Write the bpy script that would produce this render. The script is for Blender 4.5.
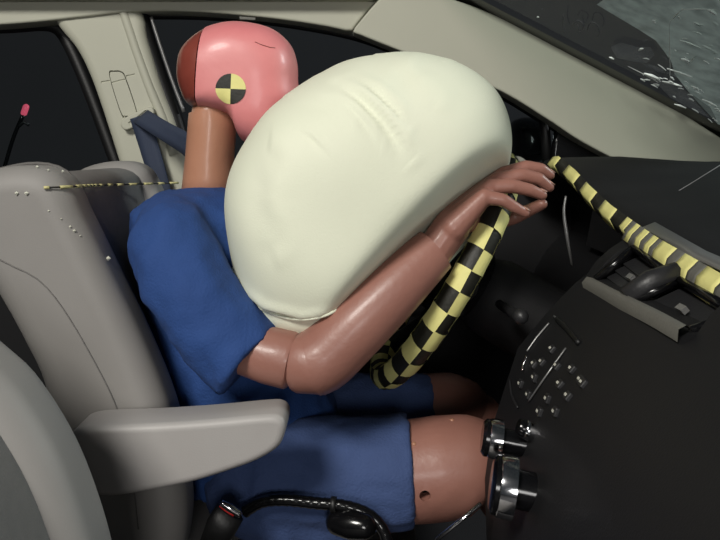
import bpy, bmesh, math, random
from mathutils import Vector, Matrix
from mathutils.bvhtree import BVHTree
random.seed(7)
for o in list(bpy.data.objects): bpy.data.objects.remove(o)
scn = bpy.context.scene
COL = scn.collection
# ------------------------------------------------------------------ camera
# X = forward of the car, Y = across towards the driver's door, Z = up; driver's mid plane is Y = 0
F, CXP, HYP, CY, CZ = 772.0, 360.0, 150.0, -1.35, 1.15
cd = bpy.data.cameras.new('camera'); cam = bpy.data.objects.new('camera', cd); COL.objects.link(cam)
cam.location = (0, CY, CZ); cam.rotation_euler = (math.pi/2, 0, 0)
cd.sensor_width = 36; cd.lens = 36*F/720; cd.shift_y = -(270-HYP)/720; cd.clip_start = .02
scn.camera = cam
# ------------------------------------------------------------------ world, lights, exposure
w = bpy.data.worlds.new('lab_dark'); scn.world = w; w.use_nodes = True
bg = w.node_tree.nodes['Background']; bg.inputs[0].default_value = (.8, .9, 1, 1); bg.inputs[1].default_value = .035
def area(name, loc, target, size, power, col):
    d = bpy.data.lights.new(name, 'AREA'); d.shape = 'DISK'; d.size = size; d.energy = power; d.color = col
    o = bpy.data.objects.new(name, d); COL.objects.link(o); o.location = loc
    o.rotation_euler = (Vector(target)-Vector(loc)).to_track_quat('-Z', 'Y').to_euler()
    return o
# the test hall's floodlights: two on the open passenger side behind the camera, one ahead of the windscreen
area('flood_light_key_offscreen', (-1.72, -3.92, 4.0), (-.05, 0, 1.1), 1.3, 222, (1, .97, .9))
area('flood_light_front_offscreen', (4.24, .42, 3.02), (-.1, 0, 1.2), 1.0, 118, (.95, .98, 1))
area('flood_light_side_offscreen', (.2, -4.4, 1.45), (-.1, 0, 1.1), 1.0, 34, (1, .98, .95))
scn.view_settings.view_transform = 'Standard'; scn.view_settings.look = 'None'
scn.view_settings.gamma = 1; scn.view_settings.use_curve_mapping = False
scn.view_settings.exposure = 0.0
# ------------------------------------------------------------------ helpers
def P(px, py, Y):
    d = Y-CY
    return Vector(((px-CXP)/F*d, Y, CZ-(py-HYP)/F*d))
def PL(pts, Y): return [P(a, b, Y) for a, b in pts]
def XZ(pts, Y): return [(p.x, p.z) for p in PL(pts, Y)]
def ray(px, py): return Vector(((px-CXP)/F, 1, -(py-HYP)/F)).normalized()
def lin(c):
    c /= 255
    return c/12.92 if c <= .04045 else ((c+.055)/1.055)**2.4
def rgb(r, g, b): return (lin(r), lin(g), lin(b), 1)
def mat(name, col, rough=.6, metal=0, col2=None, nscale=30, bump=0, bscale=200, coat=0, spec=.5, sheen=0, weave=0):
    m = bpy.data.materials.new(name); m.use_nodes = True
    nt = m.node_tree; b = nt.nodes['Principled BSDF']; L = nt.links.new
    b.inputs['Roughness'].default_value = rough; b.inputs['Metallic'].default_value = metal
    b.inputs['Coat Weight'].default_value = coat; b.inputs['Coat Roughness'].default_value = .15
    b.inputs['Specular IOR Level'].default_value = spec; b.inputs['Sheen Weight'].default_value = sheen
    tc = nt.nodes.new('ShaderNodeTexCoord')
    n = nt.nodes.new('ShaderNodeTexNoise'); n.inputs['Scale'].default_value = nscale; n.inputs['Detail'].default_value = 5
    L(tc.outputs['Object'], n.inputs['Vector'])
    r = nt.nodes.new('ShaderNodeMix'); r.data_type = 'RGBA'
    r.inputs['A'].default_value = col; r.inputs['B'].default_value = col2 or tuple(c*.86 for c in col[:3])+(1,)
    L(n.outputs['Fac'], r.inputs['Factor']); L(r.outputs['Result'], b.inputs['Base Color'])
    if bump:
        n2 = nt.nodes.new('ShaderNodeTexNoise'); n2.inputs['Scale'].default_value = bscale; n2.inputs['Detail'].default_value = 3
        L(tc.outputs['Object'], n2.inputs['Vector'])
        h = n2.outputs['Fac']
        if weave:
            wv = nt.nodes.new('ShaderNodeTexWave'); wv.inputs['Scale'].default_value = weave; L(tc.outputs['Object'], wv.inputs['Vector'])
            wv.inputs['Distortion'].default_value = 1.5
            a = nt.nodes.new('ShaderNodeMath'); a.operation = 'MULTIPLY_ADD'; a.inputs[1].default_value = .35
            L(wv.outputs['Fac'], a.inputs[0]); L(h, a.inputs[2]); h = a.outputs[0]
        bp = nt.nodes.new('ShaderNodeBump'); bp.inputs['Strength'].default_value = bump; bp.inputs['Distance'].default_value = .004
        L(h, bp.inputs['Height']); L(bp.outputs['Normal'], b.inputs['Normal'])
    return m
def glassmat(name, tint, gloss, rough=.03, milky=0, milkcol=(.3, .33, .31, 1)):
    m = bpy.data.materials.new(name); m.use_nodes = True; nt = m.node_tree; L = nt.links.new
    for n in list(nt.nodes): nt.nodes.remove(n)
    out = nt.nodes.new('ShaderNodeOutputMaterial'); t = nt.nodes.new('ShaderNodeBsdfTransparent'); t.inputs[0].default_value = tint
    g = nt.nodes.new('ShaderNodeBsdfGlossy'); g.inputs['Roughness'].default_value = rough
    mx = nt.nodes.new('ShaderNodeMixShader'); mx.inputs[0].default_value = gloss
    L(t.outputs[0], mx.inputs[1]); L(g.outputs[0], mx.inputs[2]); last = mx
    if milky:
        d = nt.nodes.new('ShaderNodeBsdfDiffuse'); d.inputs[0].default_value = milkcol
        tl = nt.nodes.new('ShaderNodeBsdfTranslucent'); tl.inputs[0].default_value = milkcol
        ad = nt.nodes.new('ShaderNodeAddShader'); L(d.outputs[0], ad.inputs[0]); L(tl.outputs[0], ad.inputs[1])
        v = nt.nodes.new('ShaderNodeTexNoise'); v.inputs['Scale'].default_value = 26; v.inputs['Detail'].default_value = 6
        tc = nt.nodes.new('ShaderNodeTexCoord'); L(tc.outputs['Object'], v.inputs['Vector'])
        mr = nt.nodes.new('ShaderNodeMapRange'); mr.inputs[1].default_value = .35; mr.inputs[2].default_value = .7
        mr.inputs[3].default_value = milky*.7; mr.inputs[4].default_value = min(1, milky*1.3); L(v.outputs['Fac'], mr.inputs[0])
        m2 = nt.nodes.new('ShaderNodeMixShader'); L(mr.outputs[0], m2.inputs[0]); L(mx.outputs[0], m2.inputs[1]); L(ad.outputs[0], m2.inputs[2]); last = m2
    L(last.outputs[0], out.inputs[0]); return m
def lamp_mat(name, col, e):
    m = mat(name, col, .3); b = m.node_tree.nodes['Principled BSDF']
    b.inputs['Emission Color'].default_value = col; b.inputs['Emission Strength'].default_value = e; return m

def obj(name, vf, m, parent=None, smooth=True, angle=None):
    v, f = vf
    me = bpy.data.meshes.new(name); me.from_pydata([tuple(p) for p in v], [], f); me.validate()
    bm = bmesh.new(); bm.from_mesh(me); bmesh.ops.recalc_face_normals(bm, faces=bm.faces); bm.to_mesh(me); bm.free()
    me.materials.append(m)
    if smooth:
        for p in me.polygons: p.use_smooth = True
        if angle: me.set_sharp_from_angle(angle=math.radians(angle))
    o = bpy.data.objects.new(name, me); COL.objects.link(o)
    if parent is not None:
        o.parent = parent; o.matrix_parent_inverse = parent.matrix_basis.inverted()
    return o
def thing(name, label, cat, loc=(0, 0, 0), group=None, kind=None):
    o = bpy.data.objects.new(name, None); COL.objects.link(o); o.location = loc; o.empty_display_size = .05
    o.matrix_basis = Matrix.Translation(loc)
    return tag(o, label, cat, group, kind)
def tag(o, label, cat, group=None, kind=None):
    o['label'] = label; o['category'] = cat
    if group: o['group'] = group
    if kind: o['kind'] = kind
    return o
def mods(o, remesh=0, smooth=0, iters=6, subsurf=0, clouds=None, solid=0, bevel=0):
    if remesh:
        r = o.modifiers.new('r', 'REMESH'); r.mode = 'VOXEL'; r.voxel_size = remesh; r.use_smooth_shade = True
    if smooth:
        s = o.modifiers.new('s', 'SMOOTH'); s.factor = smooth; s.iterations = iters
    if solid:
        s = o.modifiers.new('t', 'SOLIDIFY'); s.thickness = solid; s.offset = 0
    if bevel:
        s = o.modifiers.new('b', 'BEVEL'); s.width = bevel; s.segments = 2; s.limit_method = 'ANGLE'
    if subsurf:
        s = o.modifiers.new('u', 'SUBSURF'); s.levels = s.render_levels = subsurf
    for st, sz in (clouds or []):
        t = bpy.data.textures.new('c', 'CLOUDS'); t.noise_scale = sz; t.noise_depth = 1
        d = o.modifiers.new('d', 'DISPLACE'); d.texture = t; d.strength = st; d.texture_coords = 'LOCAL'
    return o
def carve(o, *cutters):
    """cut real recesses into a mesh; the cutters are thrown away"""
    tmp = []
    for vf in cutters:
        c = obj('cutter', vf, o.data.materials[0]); tmp.append(c)
        b = o.modifiers.new('c', 'BOOLEAN'); b.operation = 'DIFFERENCE'; b.solver = 'EXACT'; b.object = c
    bpy.context.view_layer.update()
    dg = bpy.context.evaluated_depsgraph_get(); me = bpy.data.meshes.new_from_object(o.evaluated_get(dg), depsgraph=dg)
    o.modifiers.clear(); o.data = me
    me.set_sharp_from_angle(angle=math.radians(40))
    for c in tmp: bpy.data.objects.remove(c)
    return o
def catmull(pts, n, closed=True):
    """resample a smooth curve through pts to n points evenly by arc length"""
    pts = [Vector(p) for p in pts]; N = len(pts); out = []
    segs = N if closed else N-1
    for i in range(segs):
        g = (lambda k: pts[k % N]) if closed else (lambda k: pts[min(max(k, 0), N-1)])
        p0, p1, p2, p3 = g(i-1), g(i), g(i+1), g(i+2)
        for k in range(12):
            t = k/12
            out.append(.5*((2*p1)+(p2-p0)*t+(2*p0-5*p1+4*p2-p3)*t*t+(3*p1-p0-3*p2+p3)*t**3))
    if not closed: out.append(pts[-1])
    else: out.append(out[0].copy())
    L = [0]
    for a, b in zip(out, out[1:]): L.append(L[-1]+(b-a).length)
    res = []; j = 0
    for i in range(n):
        s = L[-1]*i/(n if closed else n-1)
        while j < len(L)-2 and L[j+1] < s: j += 1
        t = (s-L[j])/max(1e-9, L[j+1]-L[j]); res.append(out[j].lerp(out[j+1], t))
    return res
def join(*vfs):
    V, Fc = [], []
    for v, f in vfs:
        k = len(V); V += list(v); Fc += [tuple(i+k for i in q) for q in f]
    return V, Fc
def loft(rings, cap=True, closed=True):
    n = len(rings[0]); V = [p for r in rings for p in r]; Fc = []
    for i in range(len(rings)-1):
        for j in range(n if closed else n-1):
            a, b = i*n+j, i*n+(j+1) % n
            Fc.append((a, b, b+n, a+n))
    if cap:
        Fc.append(tuple(range(n))[::-1]); k = (len(rings)-1)*n; Fc.append(tuple(range(k, k+n)))
    return V, Fc
def tube(path, radii, n=16, up=(0, 1, 0), round_ends=False, smooth=0, ratio=1.0):
    """circular (or flattened: ratio scales the 'up' direction) tube along a path"""
    path = [Vector(p) for p in path]
    if not hasattr(radii, '__len__'): radii = [radii]*len(path)
    if smooth:
        q = catmull([(*p, r) if False else p for p in path], smooth, False)
        # radii by arc length
        L = [0]
        for a, b in zip(path, path[1:]): L.append(L[-1]+(b-a).length)
        rr = []
        for i in range(smooth):
            s = L[-1]*i/(smooth-1); j = 0
            while j < len(L)-2 and L[j+1] < s: j += 1
            t = (s-L[j])/max(1e-9, L[j+1]-L[j]); rr.append(radii[j]*(1-t)+radii[j+1]*t)
        path, radii = q, rr
    if round_ends:
        d0 = (path[0]-path[1]).normalized(); d1 = (path[-1]-path[-2]).normalized()
        pre = [(path[0]+d0*radii[0]*math.sin(a), radii[0]*math.cos(a)) for a in (1.45, 1.1, .7, .35)]
        post = [(path[-1]+d1*radii[-1]*math.sin(a), radii[-1]*math.cos(a)) for a in (.35, .7, 1.1, 1.45)]
        path = [p for p, _ in pre]+list(path)+[p for p, _ in post]
        radii = [r for _, r in pre]+list(radii)+[r for _, r in post]
    rings = []; up = Vector(up)
    for i, p in enumerate(path):
        t = (path[min(i+1, len(path)-1)]-path[max(i-1, 0)]).normalized()
        a = (up-t*up.dot(t)).normalized(); b = t.cross(a)
        rings.append([p+a*(radii[i]*ratio*math.cos(2*math.pi*k/n))+b*(radii[i]*math.sin(2*math.pi*k/n)) for k in range(n)])
    return loft(rings)
def slab(outline, y0, y1, r=.01, seg=5, n=None):
    """rounded slab: (x, z) outline extruded along Y from y0 to y1, edges rounded by r"""
    pts = [Vector((a, b)) for a, b in outline]
    if n: pts = catmull(pts, n)
    N = len(pts)
    area2 = sum(pts[i].x*pts[(i+1) % N].y-pts[(i+1) % N].x*pts[i].y for i in range(N)); s = 1 if area2 > 0 else -1
    nrm = []
    for i in range(N):
        t1 = (pts[i]-pts[i-1]).normalized(); t2 = (pts[(i+1) % N]-pts[i]).normalized(); t = t1+t2
        if t.length < 1e-6: t = t1
        t.normalize(); c = max(.45, t.dot(t1)); nrm.append(Vector((-t.y, t.x))*s/c)
    lv = []
    for k in range(seg+1):
        a = math.pi/2*k/seg; lv.append((y0+r*(1-math.sin(a)), r*(1-math.cos(a))))
    lv = sorted(lv); lv = [(y0, r*1.08)]+lv
    lv += [(y1-(y-y0), d) for y, d in lv[::-1]]
    rings = [[(p.x+m.x*d, y, p.y+m.y*d) for p, m in zip(pts, nrm)] for y, d in lv]
    return loft(rings)
def inflate(outline, yc, cn, cf, rings=40, p=.8, n=120, center=None, taper=0):
    """cushion: (x, z) outline puffed out to both sides (cn towards -Y, cf towards +Y)"""
    pts = catmull([Vector((a, b)) for a, b in outline], n)
    c = center or (sum(q.x for q in pts)/n, sum(q.y for q in pts)/n)
    R = []
    for i in range(rings+1):
        ph = -math.pi/2+math.pi*i/rings; ph = max(min(ph, 1.555), -1.555)
        k = math.cos(ph)**p*(1-taper*max(0, math.sin(ph))); y = yc+(cn if ph < 0 else cf)*math.sin(ph)
        R.append([(c[0]+(q.x-c[0])*k, y, c[1]+(q.y-c[1])*k) for q in pts])
    return loft(R)
def box(c, ax, ay, az):
    """box from centre and three half-axis vectors"""
    c = Vector(c); ax, ay, az = Vector(ax), Vector(ay), Vector(az)
    V = [c+ax*i+ay*j+az*k for i in (-1, 1) for j in (-1, 1) for k in (-1, 1)]
    return V, [(0, 1, 3, 2), (4, 6, 7, 5), (0, 4, 5, 1), (2, 3, 7, 6), (0, 2, 6, 4), (1, 5, 7, 3)]
def ribbon(A, B, n=24):
    a = catmull(A, n, False); b = catmull(B, n, False)
    V = []
    for p, q in zip(a, b): V += [p, p.lerp(q, .33), p.lerp(q, .67), q]
    Fc = [(4*i+j, 4*i+j+1, 4*i+j+5, 4*i+j+4) for i in range(n-1) for j in range(3)]
    return V, Fc
def bvh(vf): return BVHTree.FromPolygons([tuple(p) for p in vf[0]], vf[1])
def hit(tree, px, py):
    loc, nr, _, _ = tree.ray_cast(Vector((0, CY, CZ)), ray(px, py))
    if loc is None: return None, None
    if nr.dot(ray(px, py)) > 0: nr = -nr
    return loc, nr
# ------------------------------------------------------------------ materials
M = dict(
 airbag=mat('airbag_nylon', rgb(232, 234, 214), .75, col2=rgb(224, 228, 206), nscale=9, bump=.12, bscale=420, spec=.25),
 seat=mat('seat_leather', rgb(140, 137, 134), .6, col2=rgb(133, 130, 127), nscale=14, bump=.07, bscale=500),
 insert=mat('seat_fabric', rgb(122, 119, 117), .8, col2=rgb(108, 106, 104), nscale=60, bump=.3, bscale=500),
 arm=mat('armrest_leather', rgb(168, 165, 163), .5, col2=rgb(156, 152, 150), nscale=12, bump=.06, bscale=500),
 piping=mat('seat_piping', rgb(95, 92, 90), .7),
 trim=mat('pillar_plastic', rgb(183, 183, 167), .6, col2=rgb(175, 175, 160), nscale=5, bump=.15, bscale=600),
 black=mat('black_rubber', rgb(16, 16, 17), .5, bump=.1),
 gloss=mat('black_gloss', rgb(14, 14, 16), .18),
 dash=mat('dash_plastic', rgb(25, 25, 27), .6, col2=rgb(21, 21, 23), nscale=6, bump=.1, bscale=420, spec=.3),
 dash2=mat('console_plastic', rgb(38, 38, 40), .45, bump=.1),
 silver=mat('satin_silver', rgb(150, 150, 150), .35, .6),
 chrome=mat('chrome', rgb(225, 225, 228), .12, 1),
 yellow=mat('yellow_tape', rgb(234, 228, 150), .6, col2=rgb(220, 214, 136), nscale=50, bump=.15, bscale=120),
 olive=mat('black_tape', rgb(32, 31, 24), .55, bump=.2, bscale=150),
 greytape=mat('grey_tape', rgb(105, 104, 98), .6, bump=.2),
 paper=mat('pale_tape', rgb(205, 204, 192), .6, bump=.2, bscale=80),
 pink=mat('head_vinyl', rgb(228, 150, 148), .45, col2=rgb(208, 116, 120), nscale=11, bump=.15, bscale=50, coat=.12),
 cap=mat('skull_cap', rgb(140, 70, 58), .3, col2=rgb(112, 48, 40), nscale=20, coat=.3),
 tan=mat('dummy_vinyl', rgb(184, 134, 108), .38, col2=rgb(168, 118, 94), nscale=12, bump=.12, bscale=90, coat=.15),
 skin=mat('arm_vinyl', rgb(158, 112, 99), .42, col2=rgb(140, 95, 84), nscale=14, bump=.12, bscale=120, coat=.1),
 nail=mat('nail_vinyl', rgb(186, 142, 126), .3),
 shirt=mat('blue_cotton', rgb(36, 72, 134), .85, col2=rgb(30, 61, 116), nscale=10, bump=.35, bscale=300, sheen=0),
 shorts=mat('blue_cotton_faded', rgb(64, 84, 130), .85, col2=rgb(54, 72, 114), nscale=10, bump=.4, bscale=260, sheen=0),
 belt=mat('belt_webbing', rgb(48, 58, 80), .7, bump=.4, bscale=400),
 red=mat('red_plastic', rgb(190, 40, 40), .4),
 lab=mat('lab_wall', rgb(62, 62, 67), .9, nscale=2),
 concrete=mat('lab_floor', rgb(40, 40, 42), .8, nscale=3),
 carpet=mat('car_carpet', rgb(24, 24, 26), .95, bump=.6, bscale=500),
 window=glassmat('side_glass', (.72, .76, .76, 1), .008),
 shield=glassmat('windscreen_glass', (.7, .76, .74, 1), .06),
 shatter=glassmat('shattered_laminate', (.7, .76, .74, 1), .1, .25, .75, (.2, .222, .21, 1)),
 shard=mat('crushed_glass', rgb(252, 254, 253), .3, col2=rgb(240, 246, 244)),
 smear=glassmat('smeared_glass', (.8, .8, .8, 1), .05, .3, .4, (.10, .10, .105, 1)),
 chalk=mat('faint_chalk', rgb(96, 98, 100), .9),
 bulb=lamp_mat('red_bulb', (.9, .12, .2, 1), .7),
 wire=mat('grey_wire', rgb(120, 120, 122), .5),
 crumb=mat('glass_crumb', rgb(220, 220, 205), .3),
 cordy=mat('pale_yellow_cord', rgb(205, 198, 140), .6),
)
# ------------------------------------------------------------------ laboratory around the car
def plane(name, pts, m, label, cat, parent=None):
    o = obj(name, (pts, [tuple(range(len(pts)))]), m, parent, smooth=False)
    if parent is None: tag(o, label, cat, kind='structure')
    return o
plane('floor', [(-7, -7, 0), (8, -7, 0), (8, 5, 0), (-7, 5, 0)], M['concrete'], 'dark concrete floor of the test hall under the car', 'floor')
wl = plane('wall_left', [(-7, 5, 0), (8, 5, 0), (8, 5, 1.66), (-7, 5, 1.66)], M['lab'], 'dark grey wall of the hall seen through the side windows', 'wall')
plane('upper_wall', [(-7, 5, 1.66), (-1.05, 5, 1.66), (-1.05, 5, 5), (-7, 5, 5)], M['lab'], '', '', wl)
plane('upper_wall', [(-1.05, 5, 1.66), (8, 5, 1.66), (8, 5, 5), (-1.05, 5, 5)], M['lab'], '', '', wl)
plane('wall_front', [(8, 5, 0), (8, -7, 0), (8, -7, 5), (8, 5, 5)], M['lab'], 'dark grey hall wall ahead of the car beyond the windscreen', 'wall')
plane('wall_back', [(-7, -7, 0), (-7, 5, 0), (-7, 5, 5), (-7, -7, 5)], M['lab'], 'dark grey hall wall behind the car', 'wall')
# ------------------------------------------------------------------ car shell
fl = obj('trim_5', slab([(-1.2, .28), (1.0, .28), (1.0, .32), (-1.2, .32)], -1.05, .7, .005), M['carpet'])
tag(fl, 'black carpeted floor pan of the car under both seats', 'car floor', kind='structure')
rail = obj('trim_3', slab(XZ([(-150, -45), (-150, 34), (-60, 30), (0, 27), (50, 23), (95, 18), (140, 13.5), (200, 14), (270, 20), (320, 27), (347, 32.5), (351, 33.5), (352.5, 32), (360, 22), (372, 8), (400, -18), (420, -50)], .58), .55, .66, .006, n=180), M['trim'])
tag(rail, 'pale grey roof side rail trim above the side windows', 'roof rail', kind='structure')
obj('clip', slab(XZ([(240, 17), (256, 18), (256, 21), (240, 20)], .545), .535, .56, .002), M['greytape'], rail)
hl = obj('ceiling', slab([(-1.0, 1.515), (.15, 1.515), (.15, 1.53), (-1.0, 1.53)], .5, .64, .004), M['trim'])
tag(hl, 'pale grey headliner strip along the roof edge above the driver', 'headliner', kind='structure')
ap = obj('trim_1', slab(XZ([(360, 36), (353, 32.5), (362, 20), (374, 6), (384, -2), (410, -8), (456, 2), (500, 19), (560, 45), (620, 77), (680, 114), (725, 143), (775, 176), (690, 182), (640, 172), (608, 157), (575, 139), (545, 119), (500, 92), (450, 72), (400, 52)], .52), .5, .58, .005, n=220), M['trim'])
tag(ap, 'long pale grey windscreen pillar trim sloping down to the dashboard', 'pillar trim', kind='structure')
# centre pillar with belt height adjuster
BY = .56
bp = obj('trim_2', slab(XZ([(52, 14), (90, 0), (136, 8), (146, 40), (160, 85), (178, 135), (192, 190), (210, 270), (222, 330), (150, 330), (140, 250), (125, 188), (108, 132), (91, 82), (76, 50)], BY), BY, BY+.07, .022, n=120), M['trim'])
tag(bp, 'pale grey centre pillar trim between rear and driver windows', 'pillar trim', kind='structure')
ADJ = [(110, 76), (115, 72), (122, 73), (126, 80), (136, 110), (134, 115), (126, 116), (121, 112)]
ac = (sum(a for a, b in ADJ)/8, sum(b for a, b in ADJ)/8)
def grow(pts, c, k): return [(a+k*(a-c[0])/math.hypot(a-c[0], b-c[1]), b+k*(b-c[1])/math.hypot(a-c[0], b-c[1])) for a, b in pts]
carve(bp, slab(XZ(grow(ADJ, ac, 1.5), BY), BY-.02, BY+.016, .0005, 2, n=60),
      *[tube(PL(q, BY), .0028, 8) for q in ([(101, 82.5), (110, 81)], [(126, 76.5), (135, 74.5)])])
adj = obj('belt_adjuster', slab(XZ(ADJ, BY), BY-.002, BY+.0155, .0015, n=60), M['trim'], bp)
adj['label'] = 'belt height adjuster cover outlined by narrow grooves'
carve(adj, tube(PL([(108, 84), (119, 81), (128, 79)], BY-.002), .0024, 8))
bw = obj('door_seal', tube(PL([(139, 12), (146, 38), (160, 80), (177, 128), (192, 185), (212, 270)], .6), .022, 12, smooth=40), M['black'], bp)
bs = obj('edge_strip', tube(PL([(151, 17), (160, 45), (172, 80), (184, 112)], .585), .0045, 8, smooth=20), M['silver'], bp)
obj('inner_flange', tube(PL([(120, 2), (129, 28), (138, 55), (150, 88), (163, 120), (174, 155)], .565), .012, 10, smooth=24), M['trim'], bp)
# windows
w1 = obj('window_1', slab(XZ([(-140, 20), (40, 16), (66, 24), (88, 80), (130, 200), (-140, 205)], .645), .643, .647, .001), M['window'])
tag(w1, 'dark rear side window beside the centre pillar', 'window', kind='structure')
obj('window_seal', tube(PL([(-140, 30), (0, 27), (40, 24.5), (57, 28), (67, 40), (82, 72), (100, 118), (127, 192)], .635), .017, 10, smooth=50), M['black'], w1)
obj('bright_strip', tube(PL([(-100, 31), (0, 27), (48, 23)], .612), .006, 8, smooth=20), M['chrome'], w1)
w2 = obj('window_2', slab(XZ([(140, 5), (200, 6), (280, 12), (352, 25), (450, 62), (545, 108), (620, 160), (620, 175), (190, 185)], .645), .643, .647, .001), M['window'])
tag(w2, "driver's side window behind the head of the dummy", 'window', kind='structure')
obj('window_seal', tube(PL([(142, 15), (200, 15.5), (270, 21), (350, 35), (400, 53), (450, 74), (500, 94), (545, 121), (580, 143)], .63), .012, 10, smooth=50), M['black'], w2)
obj('window_divider', tube(PL([(541, 104), (545, 130), (548, 170)], .63), .013, 10), M['black'], w2)
# doors
d1 = thing('door_1', "black inner door panel beside the driver with its sill and mirror corner", 'door', (0, .6, .4), kind='structure')
obj('door_panel', slab([(-.52, 1.05), (.8, 1.06), (.8, .34), (-.48, .34)], .6, .68, .02), M['dash'], d1)
obj('armrest', slab([(-.4, .8), (.3, .82), (.3, .74), (-.4, .74)], .53, .61, .02), M['dash'], d1)
obj('mirror_corner', slab(XZ([(556, 126), (600, 150), (625, 168), (560, 172), (551, 160)], .6), .585, .62, .006), M['gloss'], d1)
obj('sill_strip', tube(PL([(557, 121), (570, 128), (584, 135.5)], .6), .0045, 8), M['chrome'], d1)
obj('sill_strip', tube(PL([(190, 178), (400, 172), (560, 165)], .62), .01, 8), M['black'], d1)
d2 = obj('door_2', slab([(-1.3, 1.03), (-.56, 1.05), (-.54, .34), (-1.3, .34)], .6, .68, .02), M['dash'])
tag(d2, 'black inner panel of the rear door behind the centre pillar', 'door', kind='structure')
mir = obj('side_mirror', inflate(XZ([(512, 122), (534, 118), (546, 130), (544, 158), (520, 164), (510, 150)], .78), .78, .09, .05, 12, .6, 40), M['gloss'], d1)
obj('mirror_glass', slab(XZ([(517, 147), (520, 141), (527, 137), (530, 139), (526, 146), (520, 149)], .725), .722, .73, .001), M['chrome'], mir)
# lamp rod behind the rear window
lr = thing('indicator_rod', 'thin black rod with a glowing red tip outside the rear window', 'lamp', P(4, 170, .9))
obj('rod', tube(PL([(2, 176), (12, 142), (19, 124), (24, 114)], .9), .006, 8, smooth=12), M['gloss'], lr)
obj('bulb', tube(PL([(24, 113), (26, 107)], .9), .009, 12, round_ends=True), M['bulb'], lr)
obj('clip', tube(PL([(18, 127), (24, 122), (29, 125)], .9), .005, 8), M['dash2'], lr)
# ------------------------------------------------------------------ windscreen
def shield_pt(s, t):
    a = P(440, -8, .555).lerp(P(790, 178, .555), s)
    return Vector((a.x+.14*math.sin(math.pi*min(1, t))*(.6+.4*s), .555-1.6*t, a.z+.03*math.sin(math.pi*t)))
def shield_patch(t0, t1, s0=-.1, s1=1.0, n=24, mt=24):
    V = [shield_pt(s0+(s1-s0)*i/n, t0+(t1-t0)*j/mt) for i in range(n+1) for j in range(mt+1)]
    return V, [(i*(mt+1)+j, i*(mt+1)+j+1, (i+1)*(mt+1)+j+1, (i+1)*(mt+1)+j) for i in range(n) for j in range(mt)]
sv = shield_patch(0, 1); shield_tree = bvh(sv)
ws = obj('window_3', sv, M['shield']); tag(ws, 'cracked windscreen above the dashboard', 'windscreen', kind='structure')
def on_shield(px, py, off=.003):
    l, n = hit(shield_tree, px, py)
    return None if l is None else l+n*off
fr = obj('black_border', (lambda vf: ([p+Vector((-.004, -.001, -.006)) for p in vf[0]], vf[1]))(shield_patch(-.005, .062)), M['gloss'], ws)
def drape_shield(name, pts, m, off):
    V = [on_shield(a, b, off) for a, b in pts]
    if any(v is None for v in V): print('MISS', name, pts); return
    c = sum(V, Vector())/len(V); n = len(V)
    return obj(name, (V+[c], [(i, (i+1) % n, n) for i in range(n)]), m, ws)
lam = drape_shield('shattered_sheet', [(598, 2), (618, 14), (640, 27), (657, 38), (672, 58), (676, 72), (690, 90), (708, 110), (719, 122), (740, 130), (770, 120), (790, 60), (790, -20), (700, -25), (620, -15)], M['shatter'], .006)
drape_shield('smear', [(612, 44), (622, 39), (640, 44), (652, 44), (656, 52), (648, 60), (632, 58), (618, 55)], M['smear'], .008)
drape_shield('smear', [(652, 74), (668, 78), (690, 88), (712, 104), (719, 118), (706, 112), (690, 104), (672, 94)], M['smear'], .009)
rg = random.Random(3)
shards = [((669, 64), (695, 73), 1.4), ((682, 35), (703, 43), 1.2), ((705, 40), (718, 47), 1.0), ((646, 69), (662, 75), 2.6), ((664, 77), (684, 82), 2.0), ((704, 95), (719, 102), 1.6),
          ((696, 17), (704, 21), 1.4), ((711, 4), (719, 9), 2.2), ((683, 54), (692, 57), 2.0), ((672, 17), (672, 76), .6), ((672, 17), (685, 4), .6), ((676, 100), (688, 104), 1.6),
          ((611, 53), (616, 55), 1.5), ((641, 46), (645, 44), 1.8), ((685, 4), (719, 4), .6), ((630, 62), (660, 78), .6), ((539, 13), (541, 13), 1.0), ((690, 60), (700, 50), .6), ((660, 60), (668, 66), .9), ((655, 15), (658, 18), 1.2)]
for i in range(34):
    x = rg.uniform(640, 719); y = 66+(x-646)*.55+rg.uniform(-12, 14); shards.append(((x, y), (x+rg.uniform(2, 7), y+rg.uniform(0, 4)), rg.uniform(.5, 1.5)))
for i in range(16):
    x = rg.uniform(676, 719); y = rg.uniform(4, 60); shards.append(((x, y), (x+rg.uniform(1, 6), y+rg.uniform(-1, 4)), rg.uniform(.4, 1.1)))
for a, b, wd in shards:
    A, B = on_shield(*a, .011), on_shield(*b, .011)
    if A is None or B is None: continue
    obj('glass_sliver', tube([A, A.lerp(B, .5)+Vector((0, 0, .001)), B], [wd*.0007, wd*.0016, wd*.0008], 5), M['shard'], ws, smooth=False)
for st in ([(566, 10), (565, 20), (567, 28)], [(575, 20), (580, 15), (586, 20), (582, 28), (580, 20)], [(590, 25), (592, 18), (598, 18), (602, 26), (600, 31)]):
    obj('chalk_mark', tube([on_shield(*q, .012) for q in st], .0011, 5, smooth=14), M['chalk'], ws)
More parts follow.
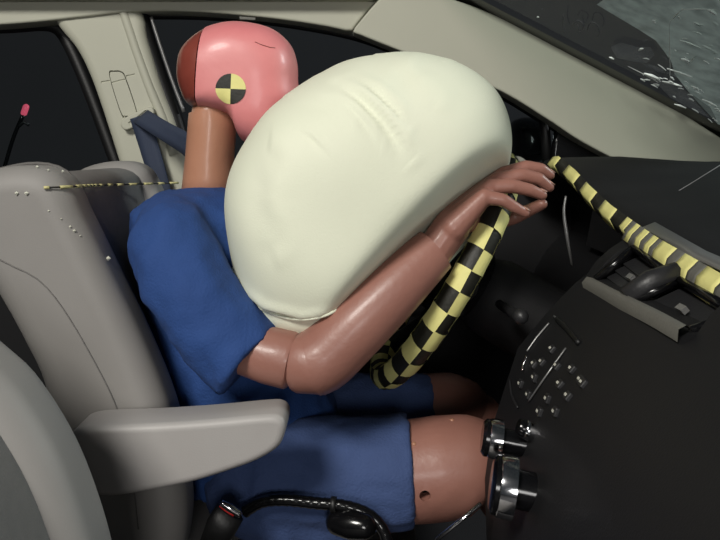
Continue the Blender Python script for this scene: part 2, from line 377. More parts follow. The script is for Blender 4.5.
# ------------------------------------------------------------------ dashboard
def interp(x, tab):
    for (a, b), (c, d) in zip(tab, tab[1:]):
        if a <= x <= c: return b+(d-b)*(x-a)/(c-a)
    return tab[0][1] if x < tab[0][0] else tab[-1][1]
ZE = [(-1.1, 1.01), (-.5, 1.006), (-.3, 1.027), (-.2, 1.042), (-.1, 1.058), (.02, 1.085), (.107, 1.109), (.23, 1.134), (.36, 1.127), (.45, 1.09), (.6, 1.07)]
def prof(Y):
    ze = interp(Y, ZE); zo = .003+.02*max(0, min(1, (1.09-ze)/.05)); zt = ze-.006
    top = [(.97, 1.125), (.82, 1.122), (.66, max(zt, 1.105)), (.53, ze+zo), (.46, ze+zo*.55), (.425, ze+zo*.3), (.408, ze), (.398, ze-.012)]
    if Y < -.2:
        v = -.575 < Y < -.235
        face = [(.392, ze-.026), (.435 if v else .372, ze-.03 if v else 1.003), (.425 if v else .352, .965 if v else .985), (.338, .965), (.322, .953), (.300, .931), (.272, .900), (.235, .855), (.212, .785), (.196, .735), (.186, .66), (.19, .5)]
    else:
        face = [(.405, ze-.026), (.44, ze-.04), (.50, ze-.06), (.53, 1.0 if ze > 1.07 else .98), (.53, .95), (.5, .93), (.47, .9), (.44, .85), (.42, .785), (.41, .735), (.40, .66), (.42, .5)]
    return [Vector((x, Y, z)) for x, z in top+face]
Ys = sorted([-1.06+.03*i for i in range(56)]+[-.2001, -.1999, -.235, -.2352, -.575, -.5748])
pr = [prof(y) for y in Ys]
dv = loft(pr, cap=False, closed=False)
DT = bvh(dv)
dash = thing('dashboard', 'black dashboard with centre stack, air vents and checkered marking tape', 'dashboard', (.4, -.2, .5))
obj('dash_body', dv, M['dash'], dash, angle=40)
# centre vents
def fpt(Y, u, out=0):            # on the sloping vent face: u 0 = lower edge, 1 = upper edge
    ze = interp(Y, ZE); a = Vector((.338, Y, .965)); b = Vector((.392, Y, ze-.026)); n = Vector((-(b.z-a.z), 0, b.x-a.x)).normalized()
    return a.lerp(b, u)+n*out
for y0, y1 in ((-.385, -.245), (-.56, -.40)):
    v = obj('air_vent', join(*[tube([fpt(a, p), fpt(b, q)], .006, 8) for a, p, b, q in ((y0, 0, y1, 0), (y0, 1, y1, 1), (y0, 0, y0, 1), (y1, 0, y1, 1))]), M['gloss'], dash)
    for k in range(4):
        u = .16+.22*k; A, B = fpt(y0, u, -.012), fpt(y1, u, -.012)
        obj('slat', box((A+B)/2, (B-A)/2, Vector((.013, 0, .006)), Vector((-.0006, 0, .0014))), M['dash2'], v, smooth=False)
    ym = (y0+y1)/2
    c = fpt(ym, .45, -.002)
    obj('vent_tab', box(c, (0, .009, 0), (.003, 0, .0025), (-.002, 0, .0026)), M['silver'], v, smooth=False)
for yy in (-.392,):
    obj('vent_divider', tube([fpt(yy, -.1, .004), fpt(yy, .5, .01), fpt(yy, 1.1, .004)], .014, 10), M['dash2'], dash)
obj('vent_bezel', loft([[fpt(y, u, o) for u, o in ((-.02, .002), (-.10, .010), (-.26, .008), (-.34, -.004))] for y in [-.57+.03*i for i in range(12)]], cap=False, closed=False), M['greytape'], dash)
# marking tape along the cowl edge
def tape(name, y0, y1, i0, i1, m, off=.0025, skew=0):
    rows = []
    for k in range(5):
        row = []
        for i in range(i0, i1+1):
            y = y0+(y1-y0)*k/4+skew*(i-i0); p = prof(y)
            t = p[min(i+1, len(p)-1)]-p[i-1]; n = Vector((-t.z, 0, t.x)).normalized()
            if n.z < 0 and n.x > 0: n = -n
            if n.x > .2: n = -n
            row.append(p[i]+n*off)
        rows.append(row)
    o = obj(name, loft(rows, cap=False, closed=False), m, dash); return mods(o, solid=.0016)
def y_at(px): return .4*F/(px-CXP)+CY
hood = [550, 558, 566, 577, 583, 594, 602, 614, 624]
for a, b in zip(hood, hood[1:]):
    yel = hood.index(a) % 2 == 0
    tape('marking_tape', y_at(b), y_at(a), 6, 8, M['yellow'] if yel else M['olive'], .004)
edge = [624, 629, 633, 637, 641, 646, 650, 655, 659, 673, 681, 694, 703, 722, 735, 760, 790]
for k, (a, b) in enumerate(zip(edge, edge[1:])):
    tape('marking_tape', y_at(b), y_at(a), 6, 8, M['yellow'] if k % 2 == 0 else M['greytape'], .004, .004)
tape('trim_strip', -.9, -.24, 5, 6, M['silver'], .003)
# centre stack controls
def place(px, py): return hit(DT, px, py)
def frame(n):
    a = Vector((0, 1, 0)); a = (a-n*a.dot(n)).normalized(); return a, n.cross(a)
def button(name, px, py, wy, hz, th, m, par=None):
    l, n = place(px, py)
    if l is None or l.y > -.19: print('MISS', name, px, py); return None
    a, b = frame(n)
    o = obj(name, box(l+n*th*.5, a*wy, b*hz, n*th), m, par or dash, smooth=False)
    return mods(o, bevel=min(wy, hz, th)*.5)
panel_pts = [(548, 312), (590, 345), (598, 372), (566, 425), (512, 408), (505, 385), (520, 350)]
for (px, py) in [(558, 367), (573, 370), (561, 385), (582, 381), (569, 397), (549, 399), (557, 412), (536, 378), (543, 363), (530, 395), (584, 384), (535, 365), (553, 350), (522, 384), (541, 412)]:
    if button('button', px, py, .0065, .0055, .003, M['dash2']) is None: continue
    l, n = place(px, py); a, b = frame(n)
    obj('button_mark', box(l+n*.0055, a*.003, b*.0016, n*.0003), M['paper'], dash, smooth=False)
def inlay(name, pts, r, m, off=.002, sm=16):
    q = []
    for a, b in pts:
        l, n = place(a, b)
        if l is not None and l.y < -.19: q.append(l+n*off)
        else: print('MISS', name, a, b)
    if len(q) < 2: return None
    return obj(name, tube(q, r, 6, smooth=sm), m, dash)
inlay('panel_line', [(530, 402), (545, 380), (567, 349)], .0012, M['silver'])
inlay('panel_edge', [(511, 380), (513, 395), (519, 408)], .0016, M['dash2'])
inlay('panel_edge', [(528, 352), (538, 338), (550, 324)], .0014, M['silver'])
inlay('disc_slot_shade', [(558, 320), (568, 330), (580, 344)], .004, M['black'])  # raised black strip paints the dark of the slot opening; no recess is cut
inlay('slot_lip', [(555, 317), (563, 324), (571, 334)], .0016, M['silver'])
inlay('chrome_strip', [(528, 357), (525, 364), (524, 371)], .0022, M['chrome'])
inlay('chrome_strip', [(511, 362), (508, 368), (507, 374)], .0022, M['chrome'])
button('chrome_key', 496, 378, .012, .007, .004, M['silver']) if place(496, 378)[0] is not None else None
def knob(px, py, r, depth, tilt=(-.93, .0, .36), Y=None):
    l, n = place(px, py)
    if Y is not None: l = P(px, py, Y)
    n = Vector(tilt).normalized()
    k = obj('control_knob', tube([l-n*.002, l+n*depth*.55, l+n*depth*.9, l+n*depth], [r*1.0, r, r*.97, r*.9], 28), M['chrome'], dash, angle=35)
    obj('knob_stem', tube([l-n*.06, l-n*.003], r*.62, 24), M['gloss'], k, angle=40)
    obj('knob_cap', tube([l+n*depth*.98, l+n*(depth+.004), l+n*(depth+.008)], [r*.93, r*.93, r*.75], 28), M['gloss'], k, angle=40)
    return k
knob(500, 440, .025, .015, (-1, .12, .15), Y=-.36)
knob(513, 488, .036, .018, (-1, .15, .15), Y=-.44)
knob(533, 432, .012, .012)
# lower console, instrument binnacle and column
con = obj('console_body', slab([(.2, .58), (.02, .565), (-.2, .55), (-.2, .34), (.3, .34), (.3, .6)], -.48, -.27, .02), M['dash'], dash, angle=50)
obj('binnacle_rim', tube([P(566, 196, .06), P(564, 212, .06), P(567, 236, .06), P(572, 266, .06)], [.002, .003, .0036, .002], 8, smooth=18), M['silver'], dash)
obj('gauge_panel', box((.5, .14, 1.0), (.004, 0, .0), (0, .17, 0), (0.01, 0, .055)), M['gloss'], dash, smooth=False)
wr = obj('hanging_wire', tube(PL([(665, 199), (690, 184), (730, 159)], -.05), .0009, 6), M['wire'])
tag(wr, 'thin grey wire stretched above the dashboard below the windscreen', 'wire')
# ------------------------------------------------------------------ steering wheel
WC = Vector((.145, 0, .945)); WU = Vector((.509, 0, .861)).normalized(); WV = Vector((0, 1, 0)); WN = Vector((-.861, 0, .509)).normalized()
RW, RR = .210, .0203
sw = thing('steering_wheel', 'steering wheel with its rim wrapped in black and yellow checkered tape', 'steering wheel', tuple(WC))
def rimp(a, m, r=RR): 
    d = WU*math.cos(a)+WV*math.sin(a)
    return WC+d*(RW+r*math.cos(m))+WN*(r*math.sin(m))
nA, nM = 96, 16
rimv = [rimp(2*math.pi*i/nA, 2*math.pi*j/nM) for i in range(nA) for j in range(nM)]
rimf = [(i*nM+j, ((i+1) % nA)*nM+j, ((i+1) % nA)*nM+(j+1) % nM, i*nM+(j+1) % nM) for i in range(nA) for j in range(nM)]
rim = obj('rim', (rimv, rimf), M['olive'], sw)
NC = 40
for i in range(NC):
    for q in range(2):
        m0 = math.pi/2*(2*q+(i % 2)); a0 = 2*math.pi*i/NC; a1 = a0+2*math.pi/NC
        j = [random.uniform(-.012, .012) for _ in range(4)]
        V = []
        for s in range(4):
            for t in range(5):
                aa = a0+(a1-a0)*s/3+(j[0]*(1-t/4)+j[1]*t/4); mm = m0+math.pi/2*t/4+(j[2]+j[3]*s)*2
                V.append(rimp(aa, mm, RR+.0013+(.001 if (s in (0, 3) and t in (0, 4)) else 0)))
        obj('tape_patch', (V, [(5*s+t, 5*s+t+1, 5*s+t+6, 5*s+t+5) for s in range(3) for t in range(4)]), M['yellow'], rim)
obj('hub', tube([WC+WN*.03, WC+WN*.01, WC-WN*.05, WC-WN*.07], [.05, .075, .08, .06], 28), M['gloss'], sw, angle=40)
for a in (math.pi/2, -math.pi/2, math.pi*.86, -math.pi*.86):
    d = WU*math.cos(a)+WV*math.sin(a)
    obj('spoke', tube([WC+d*.05-WN*.04, WC+d*.12-WN*.035, WC+d*(RW-.01)-WN*.004], [.026, .02, .014], 10, ratio=.6), M['dash2'], sw)
obj('column_shroud', tube([WC-WN*.06, WC-WN*.1, WC-WN*.3, WC-WN*.42], [.055, .07, .075, .07], 20), M['dash'], sw)
obj('stalk', tube([WC-WN*.1+Vector((0, -.06, 0)), WC-WN*.1+Vector((.01, -.15, .0)), WC-WN*.09+Vector((.015, -.21, .005))], [.008, .009, .012], 10, round_ends=True), M['dash2'], sw)
obj('stalk', tube([WC-WN*.1+Vector((0, .06, 0)), WC-WN*.1+Vector((.01, .2, .0))], [.008, .011], 10, round_ends=True), M['dash2'], sw)
obj('ignition_barrel', tube([WC-WN*.2+Vector((0, -.06, -.04)), WC-WN*.2+Vector((0, -.11, -.04))], .018, 18), M['dash2'], sw, angle=40)
lp = obj('tape_loop', tube([P(508, 172, -.02), P(508, 163, -.02), P(516, 159, -.02), P(524, 163, -.02), P(528, 172, -.02)], .0055, 8, smooth=18), M['paper'], sw)
# ------------------------------------------------------------------ seats
SEAT_OUT = [(-.575, 1.03), (-.585, 1.08), (-.55, 1.115), (-.48, 1.128), (-.428, 1.112), (-.395, 1.05), (-.363, .985), (-.315, .886), (-.273, .78), (-.252, .68), (-.25, .60), (-.275, .53), (-.36, .5), (-.43, .56), (-.44, .70), (-.45, .807), (-.480, .877), (-.525, .957)]
INS_OUT = [(-.53, 1.0), (-.545, 1.06), (-.525, 1.1), (-.48, 1.115), (-.435, 1.098), (-.42, 1.04), (-.395, .97), (-.35, .87), (-.31, .77), (-.29, .66), (-.29, .55), (-.4, .56), (-.42, .70), (-.44, .80), (-.495, .93)]
PAS_OUT = [(-.79, 1.06), (-.77, 1.11), (-.71, 1.135), (-.64, 1.11), (-.56, 1.045), (-.48, .99), (-.40, .926), (-.363, .889), (-.319, .816), (-.285, .72), (-.272, .64), (-.275, .56), (-.31, .5), (-.4, .5), (-.46, .6), (-.52, .75), (-.62, .9), (-.72, .99)]
PAS_OUT = [(x*.955, CZ-(CZ-z)*.955) for x, z in PAS_OUT]
def make_seat(name, label, loc, SEAT_OUT=SEAT_OUT, INS_OUT=INS_OUT, seam=True):
    s = thing(name, label, 'car seat', loc)
    obj('side_bolster', slab(SEAT_OUT, -.27, -.165, .036, 8, n=120), M['seat'], s)
    obj('side_bolster', slab(SEAT_OUT, .165, .27, .036, 8, n=120), M['seat'], s)
    obj('backrest', slab(INS_OUT, -.185, .185, .02, 4, n=100), M['insert'], s)
    obj('piping', tube(catmull([Vector((x-.006, -.196, z+.002)) for x, z in SEAT_OUT[2:10]], 40, False), .0028, 8), M['piping'], s)
    if seam: obj('side_seam', tube(catmull([Vector((x, -.2712, z)) for x, z in ((-.58, 1.04), (-.5, .995), (-.44, .96), (-.38, .87), (-.33, .76), (-.31, .62))], 30, False), .0009, 6), M['insert'], s)
    cu = [(-.34, .53), (-.2, .505), (-.05, .50), (.06, .475), (.10, .45), (.09, .42), (.02, .40), (-.3, .40), (-.36, .45)]
    obj('cushion', slab(cu, -.265, .265, .04, 6, n=90), M['seat'], s)
    obj('seat_base', slab([(-.3, .41), (.1, .43), (.08, .32), (-.28, .32)], -.2, .2, .02), M['black'], s)
    return s
ds = make_seat('car_seat', "grey leather driver's seat with a folding armrest behind the dummy", (-.3, 0, .32))
AO = [(70, 445), (69, 436), (76, 430), (95, 427), (150, 425), (210, 421), (264, 416), (279, 417), (285, 424), (284, 436), (277, 449), (258, 461), (232, 471), (190, 484), (145, 493), (104, 498), (92, 488)]
ar = obj('armrest', slab(XZ(AO, -.35), -.35, -.275, .0095, 6, n=160), M['arm'], ds)
ar['label'] = 'pale grey folding armrest'
obj('pivot', tube([P(120, 455, -.28), P(120, 455, -.25)], .02, 16), M['piping'], ar)
ps = make_seat('car_seat', 'grey passenger seat backrest across the armrest from the dummy', (-.3, 0, .32), PAS_OUT, [(x-.022, z-.012) for x, z in PAS_OUT], False)
ps.location = (-.3, -.755, .32)
# glass crumbs along the seat seam and a dashed cord
seat_tree = bvh(join(slab(SEAT_OUT, -.27, -.165, .036, 8, n=120), slab(INS_OUT, -.185, .185, .02, 4, n=100)))
for k, (px, py, s) in enumerate([(17, 193, 3), (27, 193, 3), (49, 211, 1.6), (61, 219, 1.6), (70, 227, 2), (74, 231, 2.6), (80, 236, 1.6), (107, 259, 3.4), (48, 171, 2), (37, 168, 2.4), (62, 172, 2)]):
    l, n = hit(seat_tree, px, py)
    if l is None: continue
    r = s*.00105
    V = [l+n*r*.6+Vector((random.uniform(.7, 1.2)*r*a, random.uniform(.7, 1.2)*r*b, random.uniform(.7, 1.2)*r*c)) for a, b, c in ((1, 0, 0), (-1, 0, 0), (0, 1, 0), (0, -1, 0), (0, 0, 1), (0, 0, -1))]
    o = obj('glass_crumb', (V, [(0, 2, 4), (2, 1, 4), (1, 3, 4), (3, 0, 4), (2, 0, 5), (1, 2, 5), (3, 1, 5), (0, 3, 5)]), M['crumb'], smooth=False)
    tag(o, "tiny pale glass crumb lying on the driver's seat bolster", 'glass', "glass crumbs on the driver's seat")
cord = thing('dashed_cord', "thin black and yellow dashed cord across the top of the driver's seat", 'cord', P(30, 188, -.14))
cp = []
for px, py in [(44, 188.5), (60, 188), (76, 187.5), (92, 186.5), (108, 186), (120, 185), (128, 184.5), (140, 184.5), (152, 184), (165, 183.5), (180, 183)]:
    l, n = hit(seat_tree, px, py)
    cp.append(l+n*.004 if l is not None and px < 112 else None)
base = [p for p in cp if p is not None]
tail = [P(px, 184.6-.03*(px-120), base[-1].y+(px-108)*.0022) for px in (126, 142, 160, 178)]
cpath = catmull(base+tail, 60, False)
obj('cord', tube(cpath, .0013, 6), M['olive'], cord)
i = 0
while i < 57:
    k = random.choice((1, 2, 2, 3)); obj('dash', tube(cpath[i:i+k+1], .0024, 6), M['cordy'], cord); i += k+random.choice((2, 2, 3))
# ------------------------------------------------------------------ airbag
HEADC = P(238, 80, 0)
AYC = -.10
AOUT = [(300, 86), (318, 73), (350, 58), (400, 52), (450, 60), (487, 83), (505, 112), (511, 148), (503, 188), (474, 236), (430, 282), (385, 315), (345, 341), (305, 346), (272, 335), (245, 305), (230, 255), (226, 203), (236, 158), (262, 117)]
ACE = (370, 192)
AOUT = [(ACE[0]+(x-ACE[0])*.982, ACE[1]+(y-ACE[1])*.985) for x, y in AOUT]
av, af = inflate(XZ(AOUT, AYC), AYC, .215, .30, 90, .62, 260, center=tuple(XZ([ACE], AYC)[0]), taper=.22)
def seg_d(p, a, b):
    ax, ay = a; bx, by = b; dx, dy = bx-ax, by-ay; t = max(0, min(1, ((p[0]-ax)*dx+(p[1]-ay)*dy)/(dx*dx+dy*dy)))
    qx, qy = ax+dx*t, ay+dy*t; s = (p[0]-qx)*dy-(p[1]-qy)*dx
    return math.hypot(p[0]-qx, p[1]-qy)*(1 if s > 0 else -1), t
creases = [([(338, 84), (362, 96), (384, 116), (402, 140), (410, 158)], 5.0, 5.5), ([(352, 78), (378, 90), (398, 108), (408, 126)], 3.2, 4.5), ([(330, 92), (352, 106), (370, 126), (380, 142)], 2.6, 4.5),
           ([(296, 128), (312, 138), (330, 156)], 1.8, 3.5), ([(318, 130), (334, 142)], 1.4, 3), ([(400, 76), (420, 66), (440, 64)], 2.0, 8), ([(236, 292), (262, 312), (300, 322), (335, 318), (360, 300)], 4.0, 4.5),
           ([(268, 160), (262, 200), (272, 240)], 2.2, 14), ([(384, 60), (405, 74), (430, 100)], 2.0, 10), ([(300, 100), (330, 104), (345, 118)], 2, 8)]
out = []
cen = Vector((XZ([ACE], AYC)[0][0], AYC, XZ([ACE], AYC)[0][1]))
for p in av:
    v = Vector(p); d = v.y-CY; pp = (CXP+v.x/d*F, HYP-(v.z-CZ)/d*F)
    n = (v-cen).normalized(); off = 0
    if v.y < AYC+.1:
        for poly, amp, wd in creases:
            best = None
            for a, b in zip(poly, poly[1:]):
                q = seg_d(pp, a, b)
                if best is None or abs(q[0]) < abs(best[0]): best = q
            e = math.hypot(pp[0]-poly[0][0], pp[1]-poly[0][1]); e2 = math.hypot(pp[0]-poly[-1][0], pp[1]-poly[-1][1])
            fade = min(1, min(e, e2)/26)
            u = best[0]/wd
            off += amp*.0014*fade*(math.exp(-(u-1)**2)-math.exp(-(u+.4)**2*1.2))
    off += .003*math.sin(v.x*19+v.z*11)*math.sin(v.z*23-v.y*9)
    v = v+n*off
    ax, ay, bx, by = 330, 350, 500, 187                     # the forearm lies against the lower side
    L_ = math.hypot(bx-ax, by-ay); sd = ((pp[0]-ax)*(by-ay)-(pp[1]-ay)*(bx-ax))/L_; tt = max(-.3, min(1.2, ((pp[0]-ax)*(bx-ax)+(pp[1]-ay)*(by-ay))/L_**2))
    ylim = -.26+.05*tt+.052-.36*(1-math.exp(-max(0, sd-6)/75))
    if sd < 6: ylim += .0012*min(60, 6-sd)
    if v.y < AYC+.12:
        g = (v.y-ylim)/.012
        v.y = ylim+.012*math.log1p(math.exp(g)) if g < 20 else v.y
    # pressed in by head, neck and chest
    for c, r in ((HEADC+Vector((.01, 0, -.02)), .125), (HEADC+Vector((.0, 0, -.12)), .10), (P(222, 262, 0), .165), (P(236, 330, 0), .16)):
        e = Vector((v.x-c.x, (v.y-c.y)*.9, v.z-c.z))
        if v.y > -.11 and e.length < r: v = Vector((c.x+math.sqrt(max(0, r*r-e.y**2-e.z**2)), v.y, v.z)) if v.x < c.x+r else v
    out.append(v)
ab = obj('airbag', (out, af), M['airbag']); tag(ab, 'inflated cream white airbag cushion pressed between dummy and steering wheel', 'airbag')
at = bvh((out, af))
seam = []
for q in [(233, 268), (240, 288), (256, 305), (280, 316), (305, 319), (328, 314), (345, 303)]:
    l, n = hit(at, *q)
    if l is not None: seam.append(l+n*.0005)
obj('seam', tube(seam, .0022, 8, smooth=50), M['airbag'], ab)
# ------------------------------------------------------------------ crash test dummy
dm = thing('crash_test_dummy', 'seated crash test dummy in blue shirt and shorts pressed into the airbag', 'dummy', (-.1, 0, .57))
HO = [(178, 74), (182, 50), (200, 32), (222, 23.5), (245, 22.5), (272, 29), (290, 44), (297, 62), (298, 82), (300, 96), (301, 108), (299, 118), (296, 130), (288, 146), (268, 150), (245, 142), (236, 124), (228, 115), (208, 111), (190, 106), (182, 92)]
hv = inflate(XZ(HO, 0), 0, .083, .083, 44, .50, 140, center=tuple(XZ([(238, 84)], 0)[0]))
def bisect(vf, co, no, keep, shrink=0):
    me = bpy.data.meshes.new('t'); me.from_pydata([tuple(p) for p in vf[0]], [], vf[1])
    bm = bmesh.new(); bm.from_mesh(me)
    g = bm.verts[:]+bm.edges[:]+bm.faces[:]
    r = bmesh.ops.bisect_plane(bm, geom=g, plane_co=co, plane_no=no, clear_inner=keep > 0, clear_outer=keep < 0)
    ed = [e for e in bm.edges if e.is_boundary]
    bmesh.ops.edgeloop_fill(bm, edges=ed)
    if shrink:
        for v in bm.verts: v.co = co+(v.co-co)*(1-shrink)
    bm.verts.index_update()
    o = ([v.co.copy() for v in bm.verts], [tuple(v.index for v in f.verts) for f in bm.faces]); bm.free(); return o
cut = P(196, 70, -.075); cn_ = Vector((1, 0, -.07)).normalized()
head = obj('head', bisect(hv, cut+cn_*.001, cn_, 1), M['pink'], dm, angle=50)
head['label'] = 'pink vinyl head with quartered target mark'
capo = obj('skull_cap', bisect(hv, cut-cn_*.001, cn_, -1, .025), M['cap'], head, angle=50)
capo['label'] = 'dark red skull cap'
ht = bvh(hv)
mc = (231, 89); mr = 15.2
for q in range(4):
    V = []; nr_, nt_ = 5, 7
    for i in range(nr_+1):
        for j in range(nt_+1):
            a = math.pi/2*q+math.pi/2*j/nt_-.04; r = mr*i/nr_
            c = P(mc[0]+r*math.cos(a), mc[1]-r*math.sin(a), -.08)
            l, n, _, _ = ht.ray_cast(Vector((c.x, -.5, c.z)), Vector((0, 1, 0))); V.append(l+Vector((0, -.0012, 0)))
    obj('target_quadrant', (V, [(i*(nt_+1)+j, i*(nt_+1)+j+1, (i+1)*(nt_+1)+j+1, (i+1)*(nt_+1)+j) for i in range(nr_) for j in range(nt_)]), M['yellow'] if q in (0, 2) else M['olive'], head)
sc = []
for q in [(255, 42), (262, 45), (270, 47.5), (275, 48)]:
    l, n = hit(ht, *q); sc.append(l+n*.0004)
obj('scuff', tube(sc, .0007, 5), M['cap'], head)
# neck
nk = [[P(x+rx*math.cos(t)*1.0, y+ (3 if False else 0), 0)+Vector((0, .052*math.sin(t), 0)) for t in [2*math.pi*k/28 for k in range(28)]] for x, y, rx in ((213, 104, 19), (213, 112.5, 20.5), (213, 113.5, 23.5), (212, 130, 24), (210, 155, 24), (209, 178, 25.5), (209, 200, 28))]
obj('neck', loft(nk), M['tan'], dm)
# shirt: torso and both sleeves in one cloth
def ell(px, py, Y, rx, ry, n=28, tilt=0):
    c = P(px, py, Y); return [c+Vector((rx*math.cos(2*math.pi*k/n), ry*math.sin(2*math.pi*k/n), tilt*math.cos(2*math.pi*k/n)*rx)) for k in range(n)]
torso = loft([ell(208, 187, 0, .048, .058), ell(205, 194, 0, .085, .12), ell(200, 210, 0, .112, .165), ell(205, 240, 0, .12, .175), ell(213, 285, 0, .122, .17), ell(224, 335, 0, .12, .165, tilt=.1), ell(240, 385, 0, .125, .165, tilt=.2), ell(258, 425, 0, .135, .17, tilt=.3), ell(266, 455, 0, .13, .165, tilt=.3)])
def arm_pts(s):     # s = -1 the arm towards the passenger side, 1 the other
    f = lambda px, py, Y: (lambda p: Vector((p.x, p.y*(-s), p.z)))(P(px, py, Y))
    return f
def sleeve(s):
    f = arm_pts(s)
    return tube([f(172, 237, -.16), f(175, 252, -.19), f(190, 287, -.215), f(216, 327, -.23), f(250, 362, -.245)], [.056, .066, .066, .064, .062], 22, smooth=26, round_ends=False)
cap_l = [tube([P(172, 232, -.12*k), P(172, 246, -.185*k)], [.06, .066], 18, round_ends=True) for k in (1, -1)]
shirt = obj('shirt', join(torso, sleeve(-1), sleeve(1), *cap_l), M['shirt'], dm)
mods(shirt, remesh=.007, smooth=.6, iters=5, clouds=[(.016, .085), (.009, .035)])
shirt['label'] = 'bright blue short sleeved shirt'
hemp = []
f = arm_pts(-1)
# shorts
pel = tube([P(262, 478, -.1), P(262, 478, .1)], .095, 20, round_ends=True)
def leg(s, a, b): 
    return tube([Vector((p.x, s*.118, p.z)) for p in (P(262, 476, -.12), P(330, 474, -.12), b)], [.085, .087, .087], 24, smooth=14)
flare = [tube([Vector((p.x, s*.118, p.z)) for p in (P(280, 505, -.12), P(340, 510, -.12))], [.07, .06], 18, round_ends=True) for s in (-1, 1)]
shorts = obj('shorts', join(pel, leg(-1, None, P(411, 470, -.12)), leg(1, None, P(447, 471, -.12)), *flare), M['shorts'], dm)
mods(shorts, remesh=.007, smooth=.5, iters=4, clouds=[(.010, .06), (.005, .022)])
shorts['label'] = 'faded blue shorts'
for s, dz in ((-1, 0), (1, .0)):
    pts = [(330, 474, .074), (411, 471, .078), (440, 468, .079), (468, 465, .076), (486, 468, .066), (496, 474, .05)]
    path = [Vector((P(a, b, -.12).x, s*.118, P(a, b, -.12).z)) for a, b, r in pts]
    th = obj('thigh', tube(path, [r for a, b, r in pts], 32, smooth=30, round_ends=True), M['skin'], dm)
    sh = obj('shin', tube([path[-2]+Vector((.02, 0, -.01)), path[-2]+Vector((.11, 0, -.15)), path[-2]+Vector((.15, 0, -.29))], [.055, .052, .042], 20, round_ends=True), M['skin'], dm)
    if s < 0:
        tt = bvh(tube(path, [r for a, b, r in pts], 32, smooth=30, round_ends=True))
        l, n = hit(tt, 425, 496); carve(th, tube([l-n*.03, l+n*.01], .0085, 20))
        obj('socket_screw', tube([l-n*.034, l-n*.022], .0075, 16), M['black'], th)
        for q in ((414, 444), (452, 420)):
            l, n = hit(tt, *q)
            if l is not None: obj('rivet', tube([l-n*.002, l+n*.002], [.004, .003], 10), M['tan'], th)
# arms
for s in (-1, 1):
    f = arm_pts(s)
    obj('upper_arm', tube([f(205, 316, -.225), f(240, 346, -.24), f(270, 355.5, -.251), f(290, 360, -.257), f(292.5, 360.6, -.258), f(294, 361, -.258), f(306, 363, -.261)], [.030, .038, .040, .0405, .0385, .031, .031], 28), M['skin'], dm, angle=40)
    fa = [(312, 363, -.262, .046), (320, 360, -.262, .047), (330, 352, -.26, .047), (360, 322, -.255, .046), (395, 288, -.245, .042), (425, 259, -.232, .0365), (435, 250, -.228, .034)]
    obj('forearm', tube([f(a, b, Y) for a, b, Y, r in fa], [r for *_, r in fa], 28, smooth=34, round_ends=False), M['skin'], dm, angle=50)
    obj('elbow', tube([f(296.5, 361.5, -.2585), f(297.5, 361.7, -.259), f(300, 362, -.26), f(316, 363, -.262), f(330, 352, -.26)], [.036, .040, .0425, .0455, .04], 28), M['skin'], dm, angle=40)
    H = []
    def cap(a, b, ra, rb): H.append(tube([f(*a), f(*b)], [ra, rb], 14, round_ends=True))
    W0, W1 = (430, 257, -.228), (452, 226, -.222)
    cap(W0, W1, .0265, .0275)
    kn = dict(pinky=(484, 197, -.232), ring=(490, 187, -.212), middle=(498, 180, -.190), index=(505, 174, -.167))
    wr_ = dict(pinky=(453, 228, -.232), ring=(453, 223, -.222), middle=(454, 219, -.21), index=(455, 216, -.2))
    for k in kn: cap(wr_[k], kn[k], .0225, .013)
    mid = lambda a, b, t: tuple(x+(y-x)*t for x, y in zip(a, b))
    for a, b in (('pinky', 'ring'), ('ring', 'middle'), ('middle', 'index')):
        cap(mid(wr_[a], wr_[b], .5), mid(mid(wr_[a], wr_[b], .5), mid(kn[a], kn[b], .5), .86), .02, .0115)
    fing = dict(pinky=[(484, 197, -.232), (503, 200, -.236), (514, 207, -.234), (525, 213, -.23)],
                ring=[(490, 187, -.212), (512, 186, -.213), (530, 190, -.21), (542, 195, -.206)],
                middle=[(498, 180, -.190), (522, 175, -.19), (539, 179, -.186), (549, 187, -.18)],
                index=[(505, 174, -.167), (526, 167, -.165), (541, 169, -.162), (550, 175, -.156)])
    rad = dict(pinky=(.0115, .0098, .0090, .0074), ring=(.0122, .0108, .0098, .0082), middle=(.0125, .0112, .0100, .0084), index=(.0125, .0108, .0096, .008))
    for k in fing:
        for i in range(3): cap(fing[k][i], fing[k][i+1], rad[k][i], rad[k][i+1])
    th_ = [(463, 222, -.195), (486, 224, -.135), (515, 217, -.125), (542, 204, -.15)]
    for i, (ra, rb) in enumerate(((.018, .0145), (.0145, .0115), (.0115, .009))): cap(th_[i], th_[i+1], ra, rb)
    hd = obj('hand', join(*H), M['skin'], dm); mods(hd, remesh=.0024, smooth=.5, iters=5)
    for k in fing:
        a, b = f(*fing[k][2]), f(*fing[k][3]); t = (b-a).normalized(); upv = Vector((0, -.35*(-s)*-1, 1)); upv = Vector((0, .35*s, 1)); upv = (upv-t*upv.dot(t)).normalized(); sd = t.cross(upv)
        c = b-t*.001+upv*(rad[k][3]*.93)
        nl = obj('fingernail', ([c+t*.006*math.cos(q)+sd*.0046*math.sin(q)+upv*(.0008 if r_ else 0) for r_ in (0, 1) for q in [2*math.pi*z/10 for z in range(10)]], [tuple(range(10))[::-1], tuple(range(10, 20))]+[(z, (z+1) % 10, 10+(z+1) % 10, 10+z) for z in range(10)]), M['nail'], hd)
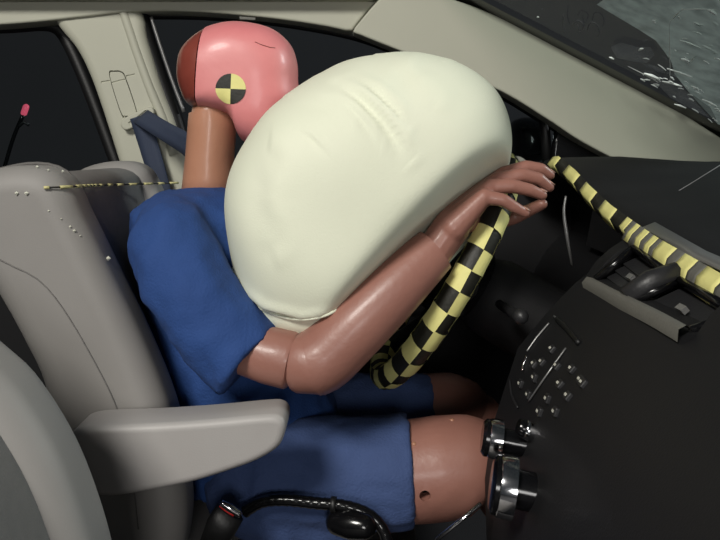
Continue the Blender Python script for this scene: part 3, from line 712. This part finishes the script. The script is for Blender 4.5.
# ------------------------------------------------------------------ seat belt, buckle, cable
sb = thing('seat_belt', 'dark blue grey seat belt hanging from the centre pillar anchor', 'seat belt', P(132, 118, BY-.02))
mods(obj('webbing', ribbon([P(130, 119, .535), P(140, 150, .535), P(152, 190, .53), P(165, 240, .52)], [P(149, 113, .53), P(160, 150, .53), P(171, 190, .525), P(184, 240, .515)]), M['belt'], sb), solid=.002)
mods(obj('webbing', ribbon([P(133, 122, .528), P(158, 138, .43), P(185, 156, .30), P(200, 172, .16)], [P(148, 110, .525), P(168, 122, .43), P(190, 134, .30), P(212, 150, .16)]), M['belt'], sb), solid=.002)
an = obj('anchor', slab(XZ([(122, 124), (128, 117), (148, 108), (155, 110), (153, 117), (134, 128), (126, 130)], .55), .537, .556, .004, n=40), M['trim'], sb)
carve(an, tube([P(129, 124, .536), P(138, 118, .536), P(147, 111, .536)], .005, 10))
bk = thing('belt_buckle', 'black seat belt buckle with bright metal tongue and red button', 'buckle', P(225, 540, -.24))
obj('buckle_body', tube([P(212, 548, -.25), P(222, 525, -.25), P(230, 512, -.25)], [.02, .023, .022], 14, ratio=.6), M['black'], bk)
obj('tongue', tube([P(221, 503, -.262), P(230, 508, -.262), P(241, 515, -.262)], [.0045, .006, .0045], 10, smooth=10), M['chrome'], bk)
obj('release_button', tube([P(220, 505, -.262), P(228, 511, -.262), P(234, 515, -.262)], .0028, 8), M['red'], bk)
cb = thing('instrument_cable', 'black ribbed instrument cable looping over the shorts of the dummy', 'cable', P(390, 540, -.23))
cpts = [(245, 512, -.215), (262, 502, -.222), (285, 500, -.228), (315, 503, -.232), (345, 506, -.236), (368, 514, -.24), (382, 528, -.245), (390, 550, -.25)]
cpth = catmull([P(*q) for q in cpts], 64, False)
obj('cable_sheath', tube(cpth, [  .0085+.0004*math.sin(i*2.2) for i in range(64)], 12), M['gloss'], cb)
obj('cable_tie', tube(cpth[34:37], .011, 12), M['black'], cb)
obj('connector', tube([P(338, 522, -.235), P(352, 524, -.245), P(364, 526, -.25)], [.018, .021, .018], 20, round_ends=True), M['gloss'], cb)
hb = obj('parking_brake', tube([P(436, 540, -.30), P(460, 521, -.30), P(481, 503.5, -.30)], [.003, .0032, .003], 8), M['chrome'])
tag(hb, "thin bright metal rod slanting up beside the dummy's knee", 'rod')
